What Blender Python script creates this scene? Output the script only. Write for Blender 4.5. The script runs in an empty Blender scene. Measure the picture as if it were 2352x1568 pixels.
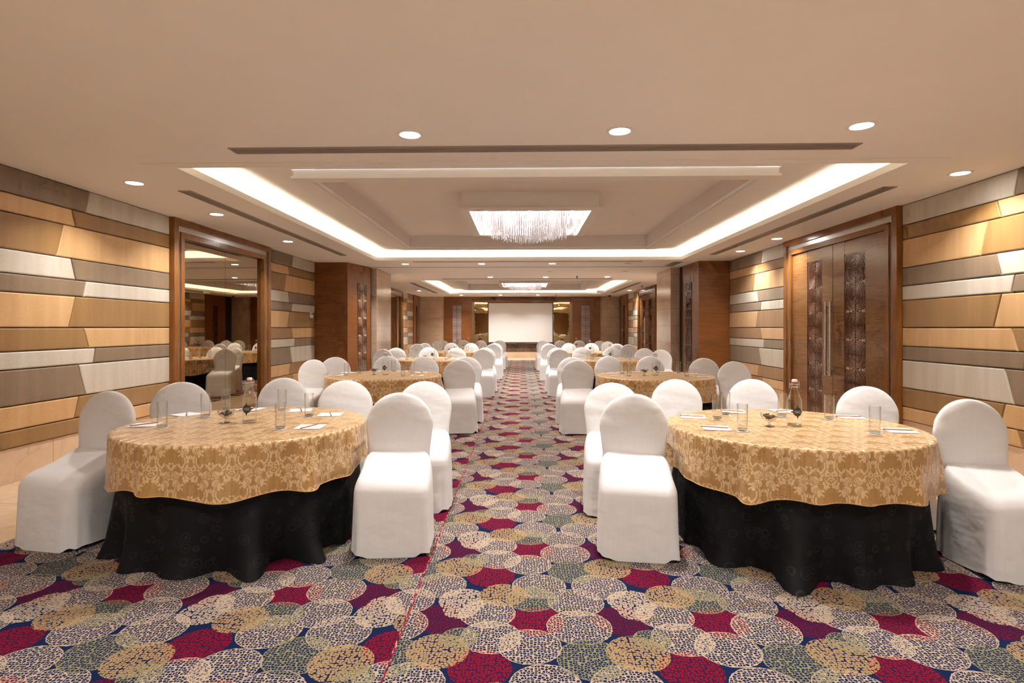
import bpy, math, random
from math import sin, cos, pi, sqrt, radians as R
from mathutils import Vector, Matrix

scn = bpy.context.scene
col = scn.collection
random.seed(7)
S = 1.0519           # metres per measured unit on the floor and ceiling planes
EYE = 1.42
ZC = 2.882           # ceiling
XL, XR = -4.68, 4.60 # side walls, front half of the hall
XL2, XR2 = -4.86, 4.64
YB, YF = -3.2, 27.14 # rear wall, screen wall
OFF = 12.55          # the second half of the hall repeats the first

# ------------------------------------------------------------------ nodes
class NT:
    def __init__(s, name):
        s.m = bpy.data.materials.new(name); s.m.use_nodes = True
        s.t = s.m.node_tree; s.t.nodes.clear()
        s.out = s.t.nodes.new('ShaderNodeOutputMaterial')
    def n(s, typ, ins=None, **kw):
        nd = s.t.nodes.new(typ)
        for k, v in kw.items(): setattr(nd, k, v)
        for k, v in (ins or {}).items():
            sock = nd.inputs[k]
            if isinstance(v, bpy.types.NodeSocket): s.t.links.new(v, sock)
            else: sock.default_value = v
        return nd
    def math(s, op, a, b=0.0, c=0.0):
        return s.n('ShaderNodeMath', {0: a, 1: b, 2: c}, operation=op).outputs[0]
    def vmath(s, op, a, b=(0, 0, 0), c=(0, 0, 0)):
        nd = s.n('ShaderNodeVectorMath', {0: a}, operation=op)
        for i, v in ((1, b), (2, c)):
            if i < len(nd.inputs):
                if isinstance(v, bpy.types.NodeSocket): s.t.links.new(v, nd.inputs[i])
                else:
                    try: nd.inputs[i].default_value = v
                    except Exception: pass
        return nd
    def mix(s, f, a, b):
        nd = s.n('ShaderNodeMix', data_type='RGBA')
        for sock, v in ((nd.inputs[0], f), (nd.inputs[6], a), (nd.inputs[7], b)):
            if isinstance(v, bpy.types.NodeSocket): s.t.links.new(v, sock)
            else: sock.default_value = v if isinstance(v, float) else tuple(v) + ((1,) if len(v) == 3 else ())
        return nd.outputs[2]
    def fmix(s, f, a, b):
        nd = s.n('ShaderNodeMix', data_type='FLOAT')
        for sock, v in ((nd.inputs[0], f), (nd.inputs[2], a), (nd.inputs[3], b)):
            if isinstance(v, bpy.types.NodeSocket): s.t.links.new(v, sock)
            else: sock.default_value = v
        return nd.outputs[0]
    def ramp(s, f, stops):
        nd = s.n('ShaderNodeValToRGB', {0: f})
        cr = nd.color_ramp
        while len(cr.elements) < len(stops): cr.elements.new(0.5)
        for e, (p, c) in zip(cr.elements, stops):
            e.position = p; e.color = tuple(c) + (1,)
        return nd.outputs[0]
    def coords(s, kind='Object'):
        return s.n('ShaderNodeTexCoord').outputs[kind]
    def scale(s, v, sc):
        return s.vmath('MULTIPLY', v, sc).outputs[0]
    def noise(s, v, scale, detail=3.0, rough=0.55):
        return s.n('ShaderNodeTexNoise', {'Vector': v, 'Scale': scale, 'Detail': detail, 'Roughness': rough}).outputs[0]
    def bump(s, h, strength=0.2, dist=0.01):
        return s.n('ShaderNodeBump', {'Height': h, 'Strength': strength, 'Distance': dist}).outputs[0]
    def principled(s, **kw):
        nd = s.n('ShaderNodeBsdfPrincipled')
        for k, v in kw.items():
            k = k.replace('_', ' ')
            sock = nd.inputs[k]
            if isinstance(v, bpy.types.NodeSocket): s.t.links.new(v, sock)
            elif sock.type == 'RGBA': sock.default_value = tuple(v) + ((1,) if len(v) == 3 else ())
            else: sock.default_value = v
        s.t.links.new(nd.outputs[0], s.out.inputs[0])
        return s.m
    def surface(s, sh):
        s.t.links.new(sh, s.out.inputs[0]); return s.m

def lin(r, g, b):
    f = lambda c: (c / 255 / 12.92) if c / 255 <= 0.04045 else ((c / 255 + 0.055) / 1.055) ** 2.4
    return (f(r), f(g), f(b))

M = {}
def plain(name, c, rough=0.5, metal=0.0, **kw):
    t = NT(name)
    M[name] = t.principled(Base_Color=c, Roughness=rough, Metallic=metal, **kw)

# plaster
t = NT('plaster'); nz = t.noise(t.coords(), 2.2, 4)
M['plaster'] = t.principled(Base_Color=t.mix(nz, (0.82, 0.785, 0.765), (0.86, 0.83, 0.81)), Roughness=0.75)
t = NT('tray_plaster'); nz = t.noise(t.scale(t.coords(), (1, 3, 1)), 1.6, 4)
M['tray_plaster'] = t.principled(Base_Color=t.mix(nz, (0.80, 0.75, 0.71), (0.86, 0.81, 0.775)), Roughness=0.7)
plain('lip_paint', (0.84, 0.80, 0.74), 0.6)

# fabric wall panels
def fabric(name, c1, c2):
    t = NT(name); co = t.coords()
    a = t.noise(t.scale(co, (1, 9, 1.2)), 1.0, 3); b = t.noise(co, 70, 3)
    f = t.math('ADD', t.math('MULTIPLY', a, 0.65), t.math('MULTIPLY', b, 0.35))
    c = t.ramp(f, [(0.32, c1), (0.68, c2)])
    M[name] = t.principled(Base_Color=c, Roughness=0.55, Normal=t.bump(b, 0.12, 0.004),
                           Sheen_Weight=0.15)
fabric('panel_gold', lin(183, 140, 88), lin(201, 162, 112))
fabric('panel_brown', lin(129, 92, 42), lin(149, 111, 59))
fabric('panel_taupe', lin(112, 92, 68), lin(133, 111, 86))
fabric('panel_silver', lin(177, 166, 149), lin(199, 190, 176))

# wood
def wood(name, c1, c2, rough=0.28, vec=(1.2, 1.2, 26)):
    t = NT(name); co = t.coords()
    w = t.noise(t.scale(co, vec), 3.2, 5, 0.6)
    big = t.noise(t.scale(co, (0.8, 0.8, 3)), 1.3, 2)
    f = t.math('ADD', t.math('MULTIPLY', w, 0.7), t.math('MULTIPLY', big, 0.3))
    M[name] = t.principled(Base_Color=t.ramp(f, [(0.33, c1), (0.66, c2)]), Roughness=rough,
                           Normal=t.bump(w, 0.05, 0.003))
wood('teak', lin(104, 61, 25), lin(142, 88, 43))
wood('door_teak', lin(100, 66, 34), lin(136, 94, 54), 0.22)
wood('frame_teak', lin(106, 64, 24), lin(142, 90, 40), 0.24, (26, 26, 1.2))
plain('lattice_wood', lin(104, 66, 46), 0.2)
plain('lattice_back', lin(196, 176, 160), 0.35, 0.1)  # pale tone paints in the glossy reflection between the rings
plain('pale_lattice_back', lin(205, 195, 195), 0.3)
plain('dark_lattice_back', lin(40, 24, 14), 0.35)
plain('silver_trim', (0.62, 0.60, 0.58), 0.32, 0.85)
plain('steel', (0.62, 0.60, 0.57), 0.25, 1.0)
plain('bronze', (0.26, 0.18, 0.11), 0.3, 0.85)
plain('shadow_gap', (0.02, 0.014, 0.01), 0.6)
plain('dark_metal', (0.05, 0.045, 0.04), 0.4, 0.5)
plain('vent_metal', (0.36, 0.31, 0.27), 0.45, 0.2)
plain('vent_dark', (0.17, 0.14, 0.12), 0.7)
plain('white_plastic', (0.78, 0.76, 0.73), 0.35)
plain('screen_cloth', (0.68, 0.665, 0.66), 0.9)
plain('black_border', (0.012, 0.011, 0.011), 0.6)
plain('hem_cord', lin(206, 160, 100), 0.4)
plain('paper', (0.88, 0.88, 0.90), 0.8)
plain('pencil_wood', lin(150, 92, 62), 0.5)
plain('pencil_tip', lin(70, 70, 75), 0.4)
plain('ceramic_stopper', (0.85, 0.84, 0.82), 0.2)
plain('red_rubber', lin(190, 70, 72), 0.5)
plain('label_ink', lin(62, 60, 58), 0.5)
plain('label_white', (0.8, 0.8, 0.78), 0.5)
plain('sweet_wrap', lin(52, 30, 26), 0.3)
plain('socket_hole', (0.02, 0.02, 0.02), 0.5)
plain('lcd', lin(70, 78, 72), 0.3)

# marble
def marble(name, c1, c2, rough, joints=None):
    t = NT(name); co = t.coords()
    a = t.noise(co, 1.6, 6, 0.6); b = t.noise(co, 14, 4)
    f = t.math('ADD', t.math('MULTIPLY', a, 0.7), t.math('MULTIPLY', b, 0.3))
    c = t.ramp(f, [(0.34, c1), (0.66, c2)])
    v = t.n('ShaderNodeTexVoronoi', {'Vector': t.vmath('ADD', co, t.vmath('SCALE', t.n('ShaderNodeTexNoise', {'Vector': co, 'Scale': 2.0}).outputs[1]).outputs[0]).outputs[0], 'Scale': 1.3}, feature='DISTANCE_TO_EDGE').outputs[0]
    vein = t.math('LESS_THAN', v, 0.012)
    c = t.mix(t.math('MULTIPLY', vein, 0.25), c, tuple(x * 0.7 for x in c1))
    if joints:
        ax, step, start = joints
        sep = t.n('ShaderNodeSeparateXYZ', {0: co}).outputs[ax]
        fr = t.math('FRACT', t.math('DIVIDE', t.math('SUBTRACT', sep, start), step))
        j = t.math('LESS_THAN', fr, 0.006 / step)
        c = t.mix(j, c, tuple(x * 0.55 for x in c1))
    M[name] = t.principled(Base_Color=c, Roughness=rough)
marble('marble_column', lin(186, 158, 134), lin(206, 180, 157), 0.16, (2, 0.42, 0.2))
marble('marble_base', lin(198, 168, 140), lin(214, 188, 162), 0.2, (1, 0.9, 0.15))
marble('marble_floor', lin(196, 166, 132), lin(216, 190, 158), 0.18, (1, 0.9, 0.0))
marble('dark_stone', lin(66, 50, 40), lin(122, 98, 76), 0.12, (0, 0.8, 0.1))
marble('rear_plaster', lin(150, 122, 98), lin(164, 136, 112), 0.7)

# mirrors
def mirror(name, c, rough, wob, spec=None):
    t = NT(name)
    nz = t.noise(t.scale(t.coords(), (1, 1, 0.6)), 1.6, 1)
    M[name] = t.principled(Base_Color=c, Roughness=rough, Metallic=1.0, Normal=t.bump(nz, wob, 0.05))
mirror('tinted_mirror', (0.46, 0.38, 0.275), 0.015, 0.0)
mirror('bronze_mirror', (0.60, 0.44, 0.24), 0.02, 0.05)

# glass: thin walls, mix of transparency and reflection
def glass(name, tint, base_refl, rough=0.02, edge=0.5):
    t = NT(name)
    lw = t.n('ShaderNodeLayerWeight', {'Blend': 0.5})
    fc = lw.outputs[1]
    f = t.math('ADD', t.math('MULTIPLY', t.math('POWER', fc, 3.0), 0.75), base_refl)
    tc = t.mix(t.math('POWER', fc, 3.5), tint, tuple(x * edge for x in tint))
    tr = t.n('ShaderNodeBsdfTransparent', {'Color': tc}).outputs[0]
    gl = t.n('ShaderNodeBsdfGlossy', {'Color': (0.95, 0.95, 0.95, 1), 'Roughness': rough}).outputs[0]
    M[name] = t.surface(t.n('ShaderNodeMixShader', {0: f, 1: tr, 2: gl}).outputs[0])
glass('clear_glass', (0.98, 0.985, 0.985), 0.045)
glass('bottle_glass', (0.99, 0.995, 0.99), 0.035, 0.02, 0.8)
glass('fill_window_glass', (0.96, 0.97, 0.96), 0.03)
glass('glass_base', (0.86, 0.89, 0.89), 0.10)
glass('water', (0.995, 0.995, 0.99), 0.0, 0.02, 0.97)
t = NT('crystal')
tr = t.n('ShaderNodeBsdfTransparent', {'Color': (0.96, 0.94, 0.95, 1)}).outputs[0]
gl = t.n('ShaderNodeBsdfGlossy', {'Color': (.75, 0.73, 0.73, 1), 'Roughness': 0.08}).outputs[0]
df = t.n('ShaderNodeBsdfTranslucent', {'Color': (0.62, 0.60, 0.595, 1)}).outputs[0]
a = t.n('ShaderNodeMixShader', {0: 0.72, 1: gl, 2: df}).outputs[0]
lw = t.n('ShaderNodeLayerWeight', {'Blend': 0.4})
M['crystal'] = t.surface(t.n('ShaderNodeMixShader', {0: t.math('ADD', 0.55, t.math('MULTIPLY', lw.outputs[1], 0.35)), 1: tr, 2: a}).outputs[0])

def emit(name, c, st):
    t = NT(name)
    M[name] = t.surface(t.n('ShaderNodeEmission', {'Color': tuple(c) + (1,), 'Strength': st}).outputs[0])
DL, COVE, CH, DLW = 60.0, 120.0, 850.0, 23.0
emit('lamp_glow', (1.0, 0.97, 0.94), DL)
emit('cove_glow', (1.0, 0.88, 0.66), COVE)
emit('bulb_glow', (1.0, 0.93, 0.90), CH)

# white stretch cloth
t = NT('white_cloth'); co = t.coords()
st = t.noise(t.scale(co, (90, 90, 3)), 1.0, 3, 0.7)
wr_ = t.noise(t.scale(co, (5, 5, 9)), 1.0, 2, 0.5)
M['white_cloth'] = t.principled(Base_Color=t.mix(st, (0.70, 0.68, 0.67), (0.77, 0.755, 0.745)), Roughness=0.72,
                                Sheen_Weight=0.2, Normal=t.n('ShaderNodeBump', {'Height': st, 'Strength': 0.10, 'Distance': 0.003, 'Normal': t.bump(wr_, 0.30, 0.03)}).outputs[0])

# ---- scroll ornament on the gold cloth (mirror-symmetric discs, grooves and ribbons)
def ornament(t, vec, w, h):
    """mask of a damask motif repeated on a w x h grid, centred in each cell"""
    q = t.vmath('WRAP', vec, (w / 2, h / 2, 1), (-w / 2, -h / 2, -1)).outputs[0]
    q = t.vmath('ABSOLUTE', t.vmath('MULTIPLY', q, (1, 0, 0)).outputs[0]).outputs[0], t.vmath('MULTIPLY', q, (0, 1, 0)).outputs[0]
    q = t.vmath('ADD', q[0], q[1]).outputs[0]
    def dist(cx, cy): return t.vmath('DISTANCE', q, (cx, cy, 0)).outputs[1]
    m = None
    def uni(x):
        nonlocal m
        m = x if m is None else t.math('MAXIMUM', m, x)
    dc = {}
    sx_ = t.n('ShaderNodeSeparateXYZ', {0: q}).outputs[0]
    sy_ = t.n('ShaderNodeSeparateXYZ', {0: q}).outputs[1]
    for cx, cy, r in ((0, .080, .019), (.021, .054, .025), (.028, .014, .021), (.018, .101, .0115), (.052, .066, .0090), (.040, -.014, .0080),
                      (0, -.116, .020), (.0135, -.142, .0088), (0, -.022, .011), (.008, .118, .006), (.060, .010, .0065), (.058, -.066, .0060)):
        d = dist(cx, cy); dc[(cx, cy)] = d
        uni(t.math('LESS_THAN', d, r))
    # ribbons: arcs cut by a half plane
    for cx, cy, r, th, ax, lim, sg in ((.040, .034, .029, .0048, 0, .045, 1), (.074, -.040, .060, .0052, 0, .048, -1), (.074, -.040, .047, .0038, 0, .052, -1),
                              (.052, -.018, .0105, .0036, 1, -.022, 1), (.0125, -.083, .0088, .0036, 9, 0, 1), (.036, .106, .0100, .0034, 1, .102, 1), (-.018, -.098, .046, .0036, 0, .016, 1),
                              (.058, .024, .018, .0036, 0, .060, 1), (.048, -.060, .0130, .0034, 1, -.058, -1)):
        d = dist(cx, cy)
        x = t.math('LESS_THAN', t.math('ABSOLUTE', t.math('SUBTRACT', d, r)), th)
        if ax == 0: x = t.math('MULTIPLY', x, t.math('GREATER_THAN' if sg > 0 else 'LESS_THAN', sx_, lim if cx != -.018 else .012))
        if ax == 1: x = t.math('MULTIPLY', x, t.math('GREATER_THAN' if sg > 0 else 'LESS_THAN', sy_, lim))
        uni(x)
    # engraved crescents
    for cx, cy, r, th in ((.033, .066, .030, .0017), (.040, .074, .030, .0017), (.047, .082, .030, .0017), (.000, .110, .034, .0016), (.046, .000, .026, .0017), (.054, -.004, .026, .0017),
                          (-.004, -.086, .036, .0020), (0, -.116, .0095, .0024), (.010, .040, .010, .0015)):
        g = t.math('GREATER_THAN', t.math('ABSOLUTE', t.math('SUBTRACT', dist(cx, cy), r)), th)
        m = t.math('MULTIPLY', m, g)
    m = t.math('MULTIPLY', m, t.math('GREATER_THAN', sx_, .0012))
    return m

t = NT('gold_damask'); uv = t.coords('UV')
warp = t.n('ShaderNodeTexNoise', {'Vector': uv, 'Scale': 9.0, 'Detail': 1.0}).outputs[1]
uvw = t.vmath('ADD', uv, t.vmath('MULTIPLY', t.vmath('SUBTRACT', warp, (.5, .5, .5)).outputs[0], (.010, .010, 0)).outputs[0]).outputs[0]
W_, H_ = 0.200, 0.345
uvw = t.vmath('DIVIDE', uvw, (1.08, 1.08, 1)).outputs[0]
m1 = ornament(t, uvw, W_, H_)
m2 = ornament(t, t.vmath('ADD', uvw, (W_ / 2, H_ / 2, 0)).outputs[0], W_, H_)
mo = t.math('MAXIMUM', m1, m2)
crease = t.noise(uv, 5.5, 3, 0.5)
crease2 = t.n('ShaderNodeTexVoronoi', {'Vector': t.vmath('ADD', uv, t.vmath('SCALE', warp).outputs[0]).outputs[0], 'Scale': 2.4}, feature='DISTANCE_TO_EDGE').outputs[0]
fine = t.noise(t.scale(uv, (1, 2.2, 1)), 16, 3, 0.6)
streak = t.noise(t.scale(uv, (15, 2.0, 1)), 1.0, 2)
hgt = t.math('ADD', t.math('ADD', t.math('ADD', t.math('MULTIPLY', streak, 2.6), t.math('MULTIPLY', crease, 1.3)), t.math('MULTIPLY', fine, 0.28)), t.math('MULTIPLY', t.math('MINIMUM', crease2, 0.03), 2.0))
bmp = t.bump(hgt, 0.5, 0.02)
M['gold_damask'] = t.principled(Base_Color=t.mix(mo, lin(178, 136, 82), lin(216, 182, 138)),
                                Roughness=t.fmix(mo, 0.30, 0.42), Metallic=0.16, Normal=bmp, Sheen_Weight=0.1)

t = NT('black_damask'); uv = t.coords('UV')
v = t.n('ShaderNodeTexVoronoi', {'Vector': uv, 'Scale': 13.0, 'Randomness': 0.75})
d = v.outputs['Distance']
ring = t.math('GREATER_THAN', t.math('SINE', t.math('MULTIPLY', d, 38.0)), 0.15)
ring = t.math('MULTIPLY', ring, t.math('LESS_THAN', d, 0.42))
M['black_damask'] = t.principled(Base_Color=t.mix(ring, (0.0035, 0.0035, 0.004), (0.011, 0.011, 0.0125)),
                                 Roughness=t.fmix(ring, 0.7, 0.5), Specular_IOR_Level=0.25)

# ---- carpet: rings of net and pebble circles on navy, drop-repeat tile
t = NT('carpet_weave'); co = t.coords()
P = 0.873
sx = t.n('ShaderNodeSeparateXYZ', {0: co})
left = t.math('LESS_THAN', sx.outputs[0], -0.559)
cx_ = t.math('ADD', sx.outputs[0], t.math('MULTIPLY', left, 1.2675))
cy_ = t.fmix(left, sx.outputs[1], t.math('SUBTRACT', 4.881, sx.outputs[1]))
p = t.n('ShaderNodeCombineXYZ', {0: cx_, 1: cy_}).outputs[0]
jit = t.n('ShaderNodeTexNoise', {'Vector': p, 'Scale': 60.0, 'Detail': 0.0}).outputs[1]
pj = t.vmath('ADD', p, t.vmath('MULTIPLY', t.vmath('SUBTRACT', jit, (.5, .5, .5)).outputs[0], (.008, .008, 0)).outputs[0]).outputs[0]
def cells(off):
    vec = t.vmath('ADD', pj, off).outputs[0]
    kw = dict(voronoi_dimensions='2D')
    e = t.n('ShaderNodeTexVoronoi', {'Vector': vec, 'Scale': 65.0, 'Randomness': 0.68}, feature='DISTANCE_TO_EDGE', **kw).outputs[0]
    f = t.n('ShaderNodeTexVoronoi', {'Vector': vec, 'Scale': 65.0, 'Randomness': 0.68}, feature='F1', **kw).outputs['Distance']
    return e, f
CE = [cells((0, 0, 0)), cells((3.3, 1.7, 0)), cells((7.1, 5.9, 0)), cells((11.3, 2.9, 0))]
def blob(k, e, f): return t.math('MULTIPLY', t.math('GREATER_THAN', CE[k][0], e), t.math('LESS_THAN', CE[k][1], f))
NET = [t.math('SUBTRACT', 1.0, blob(k, .095, .47)) for k in range(3)]
DOT = [blob(3, .055, .50)] * 3
DOTR = [blob(k, .09, .40) for k in range(3)]
navy, cream, olive = lin(15, 28, 62), lin(172, 153, 133), lin(128, 123, 94)
red, wine, gold = lin(126, 8, 34), lin(92, 9, 40), lin(156, 128, 90)
cur = None
seq = [ # kind, x, y, radius, cell set, colour (measured units)
    ('dot', -.165, 2.25, .128, 0, red, lin(56, 18, 50)), ('dot', .07, 2.62, .128, 1, red, lin(56, 18, 50)),
    ('net', -.37, 2.63, .130, 2, wine, lin(36, 20, 54)),
    ('net', .259, 2.57, .137, 0, cream, None), ('net', .09, 2.97, .130, 1, cream, None), ('net', .40, 2.97, .132, 2, cream, None),
    ('net', .265, 2.80, .127, 1, cream, None), ('net', .05, 2.83, .118, 0, olive, None), ('net', .285, 2.32, .132, 0, olive, None),
    ('net', -.16, 2.68, .122, 1, cream, None), ('net', -.135, 2.48, .122, 0, cream, None), ('net', .035, 2.41, .124, 2, cream, None),
    ('dot', -.29, 2.81, .120, 1, cream, None), ('dot', -.29, 2.715, .085, 1, cream, None), ('dot', -.09, 2.87, .120, 2, gold, None), ('dot', -.35, 2.367, .131, 0, gold, None),
    ('net', -.27, 2.47, .07, 2, olive, None)]
wv = t.noise(p, 260, 1)
cur = t.mix(t.math('MULTIPLY', wv, 0.5), navy, tuple(x * 1.25 for x in navy))
for kind, x, y, r, k, c, under in seq:
    dd = t.vmath('WRAP', t.vmath('SUBTRACT', pj, (x * S, y * S, 0)).outputs[0], (P / 2, P / 2, 1), (-P / 2, -P / 2, -1)).outputs[0]
    ln = t.vmath('LENGTH', dd).outputs[1]
    if kind == 'net' and c is not wine: r += .010
    ins = t.math('LESS_THAN', ln, r * S)
    if under: cur = t.mix(ins, cur, under)
    msk = t.math('MULTIPLY', ins, NET[k] if kind == 'net' else DOTR[k] if under else DOT[k])
    if kind == 'net' and not under:
        rim = t.math('MULTIPLY', ins, t.math('GREATER_THAN', ln, r * S - 0.004))
        msk = t.math('MAXIMUM', msk, rim)
    cur = t.mix(msk, cur, c)
seam = t.math('LESS_THAN', t.math('ABSOLUTE', t.math('ADD', sx.outputs[0], 0.559)), 0.006)
fray = t.noise(t.scale(p, (60, 26, 1)), 1.0, 2)
cur = t.mix(t.math('MULTIPLY', seam, 0.9), cur, t.ramp(fray, [(.40, lin(40, 20, 50)), (.46, lin(150, 18, 44)), (.56, lin(140, 20, 46)), (.60, lin(190, 160, 140))]))
M['carpet_weave'] = t.principled(Base_Color=cur, Roughness=0.95, Specular_IOR_Level=0.1, Normal=t.bump(wv, 0.25, 0.004))

# ------------------------------------------------------------------ mesh helper
class MB:
    def __init__(s): s.v, s.f, s.uv, s.mi = [], [], {}, []
    def add(s, vs, fs):
        b = len(s.v); s.v += [tuple(v) for v in vs]; s.f += [tuple(b + i for i in f) for f in fs]; return s
    def box(s, x0, x1, y0, y1, z0, z1):
        vs = [(x, y, z) for z in (z0, z1) for y in (y0, y1) for x in (x0, x1)]
        return s.add(vs, [(0, 2, 3, 1), (4, 5, 7, 6), (0, 1, 5, 4), (2, 6, 7, 3), (0, 4, 6, 2), (1, 3, 7, 5)])
    def quad(s, a, b, c, d): return s.add([a, b, c, d], [(0, 1, 2, 3)])
    def rings(s, rs, cap0=True, cap1=True, closed=True):
        n = len(rs[0]); vs = [p for r in rs for p in r]; fs = []
        m = n if closed else n - 1
        for i in range(len(rs) - 1):
            for j in range(m):
                k = (j + 1) % n
                fs.append((i * n + j, i * n + k, (i + 1) * n + k, (i + 1) * n + j))
        if cap0: fs.append(tuple(range(n))[::-1])
        if cap1: fs.append(tuple((len(rs) - 1) * n + j for j in range(n)))
        return s.add(vs, fs)
    def lathe(s, prof, n=24, cx=0, cy=0, cap0=False, cap1=False):
        return s.rings([[(cx + r * cos(2 * pi * j / n), cy + r * sin(2 * pi * j / n), z) for j in range(n)] for r, z in prof], cap0, cap1)
    def tube(s, pts, r, n=8, caps=True):
        pts = [Vector(p) for p in pts]; rs = []
        for i, p in enumerate(pts):
            d = (pts[min(i + 1, len(pts) - 1)] - pts[max(i - 1, 0)]).normalized()
            up = Vector((0, 0, 1)) if abs(d.z) < 0.9 else Vector((1, 0, 0))
            a = d.cross(up).normalized(); b = d.cross(a).normalized()
            rs.append([tuple(p + a * (r * cos(2 * pi * j / n)) + b * (r * sin(2 * pi * j / n))) for j in range(n)])
        return s.rings(rs, caps, caps)
    def mesh(s, name, mat, smooth=False, uvs=None):
        me = bpy.data.meshes.new(name); me.from_pydata(s.v, [], s.f)
        me.materials.append(M[mat])
        if uvs:
            l = me.uv_layers.new(name='UVMap')
            for lp in me.loops: l.data[lp.index].uv = uvs[lp.vertex_index]
        if smooth:
            for pl in me.polygons: pl.use_smooth = True
            if smooth != True: me.set_sharp_from_angle(angle=R(smooth))
        me.update(); return me
    def build(s, name, mat, parent=None, smooth=False, loc=None, uvs=None):
        return link(name, s.mesh(name, mat, smooth, uvs), parent, loc)

def link(name, me, parent=None, loc=None):
    o = bpy.data.objects.new(name, me); col.objects.link(o)
    if parent is not None: o.parent = parent
    if loc is not None: o.location = loc
    return o
def tag(o, label=None, cat=None, group=None, kind=None):
    if label: o['label'] = label
    if cat: o['category'] = cat
    if group: o['group'] = group
    if kind: o['kind'] = kind
    return o
def empty(name, loc=(0, 0, 0), rz=0):
    o = bpy.data.objects.new(name, None); col.objects.link(o)
    o.location = loc; o.rotation_euler = (0, 0, rz); o.empty_display_size = 0.1
    return o
def copy_tree(o, parent=None):
    c = o.copy(); col.objects.link(c)
    if parent is not None: c.parent = parent; c.matrix_parent_inverse = o.matrix_parent_inverse.copy()
    for ch in list(o.children): copy_tree(ch, c)
    return c
def recalc(me):
    import bmesh
    bm = bmesh.new(); bm.from_mesh(me); bmesh.ops.recalc_face_normals(bm, faces=bm.faces); bm.to_mesh(me); bm.free()

# ------------------------------------------------------------------ floor and ceiling
tag(MB().box(-5.2, 5.1, YB, YF + .1, -0.1, 0.0).build('floor', 'marble_floor'), 'beige marble floor edging the patterned carpet along the walls', 'floor', kind='structure')
CX0, CX1, CY1 = -3.24 * S, 3.24 * S, 24.8
tag(MB().box(CX0, CX1, 1.3, CY1, -0.02, 0.006).build('carpet', 'carpet_weave'), 'navy fitted carpet patterned with cream, gold and crimson pebbled circles', 'carpet', kind='structure')  # ends short: bare marble behind the camera added to bounce light upward

COF = []  # coffers
for k in range(2):
    o = k * OFF
    COF.append(dict(x0=-3.16, x1=3.44, y0=5.15 + o, y1=12.36 + o))
Z2, ZFR, Z3 = 3.082, 2.987, 3.24
ceil = MB()
def hplane(m, x0, x1, y0, y1, z): m.quad((x0, y0, z), (x0, y1, z), (x1, y1, z), (x1, y0, z))
ys = [YB, COF[0]['y0'], COF[0]['y1'], COF[1]['y0'], COF[1]['y1'], YF + .1]
for i in range(5):
    if i % 2 == 0: ceil.box(-5.2, 5.1, ys[i], ys[i + 1], ZC, ZC + .02)
    else:
        ceil.box(-5.2, COF[0]['x0'], ys[i], ys[i + 1], ZC, ZC + .02)
        ceil.box(COF[0]['x1'], 5.1, ys[i], ys[i + 1], ZC, ZC + .02)
ceiling = tag(ceil.build('ceiling', 'plaster'), 'warm beige plaster ceiling with two recessed rectangular trays', 'ceiling', kind='structure')
def frame_boxes(m, x0, x1, y0, y1, w, z0, z1):
    """four boxes lying outside the rectangle"""
    m.box(x0 - w, x1 + w, y0 - w, y0, z0, z1); m.box(x0 - w, x1 + w, y1, y1 + w, z0, z1)
    m.box(x0 - w, x0, y0, y1, z0, z1); m.box(x1, x1 + w, y0, y1, z0, z1)
for c in COF:
    x0, x1, y0, y1 = c['x0'], c['x1'], c['y0'], c['y1']
    m = MB(); frame_boxes(m, x0 + .004, x1 - .004, y0 + .004, y1 - .004, .024, ZC - .002, ZC + .068)
    m.build('coffer_lip', 'lip_paint', ceiling)
    T = .34
    m = MB(); frame_boxes(m, x0 - T, x1 + T, y0 - T, y1 + T, .03, ZC + .001, Z2 + .02)
    fx0, fx1, fy0, fy1 = -2.43, 2.68, y0 + .79, y1 - .84
    w = .03
    # upper ring of the coffer
    a0, a1, b0, b1 = x0 - T, x1 + T, y0 - T, y1 + T
    m.box(a0, a1, b0, fy0, Z2, Z2 + .02); m.box(a0, a1, fy1, b1, Z2, Z2 + .02)
    m.box(a0, fx0, fy0, fy1, Z2, Z2 + .02); m.box(fx1, a1, fy0, fy1, Z2, Z2 + .02)
    m.build('coffer_ceiling', 'plaster', ceiling)
    m = MB()
    fl = .17
    frame_boxes(m, fx0 + fl, fx1 - fl, fy0 + fl, fy1 - fl, fl, ZFR, ZFR + .028)
    frame_boxes(m, fx0 + .10, fx1 - .10, fy0 + .10, fy1 - .10, .08, ZFR + .028, Z2)
    frame_boxes(m, fx0 + .22, fx1 - .22, fy0 + .22, fy1 - .22, .03, ZFR + .028, Z3 + .02)
    frame_boxes(m, fx0 + .19, fx1 - .19, fy0 + .19, fy1 - .19, .02, ZFR + .03, ZFR + .05)
    m.build('tray_frame', 'plaster', ceiling)
    MB().box(fx0 + .19, fx1 - .19, fy0 + .19, fy1 - .19, Z3, Z3 + .02).build('tray_ceiling', 'tray_plaster', ceiling)
    # LED strips lying in the trough behind the lip
    z = ZC + .026
    c['strip'] = [(x0 - .10, x0 - .075, y0 - .05, y1 + .05), (x1 + .075, x1 + .10, y0 - .05, y1 + .05),
                  (x0 - .05, x1 + .05, y0 - .10, y0 - .075), (x0 - .05, x1 + .05, y1 + .075, y1 + .10)]
    side = ['mirrored-door side', 'carved-door side', 'near end', 'screen end']
    for q, (p0, p1, q0, q1) in enumerate(c['strip']):
        m = MB().box(p0, p1, q0, q1, z, z + .012)
        s_ = m.build('cove_light_strip', 'cove_glow')
        tag(s_, 'warm light strip hidden in the %s of the %s ceiling recess' % (side[q], 'near' if c is COF[0] else 'far'), 'cove light')
MB().box(-3.4, 3.68, 4.985, 5.02, ZC - .007, ZC + .005).build('ceiling_bead', 'tray_plaster', ceiling)
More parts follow.
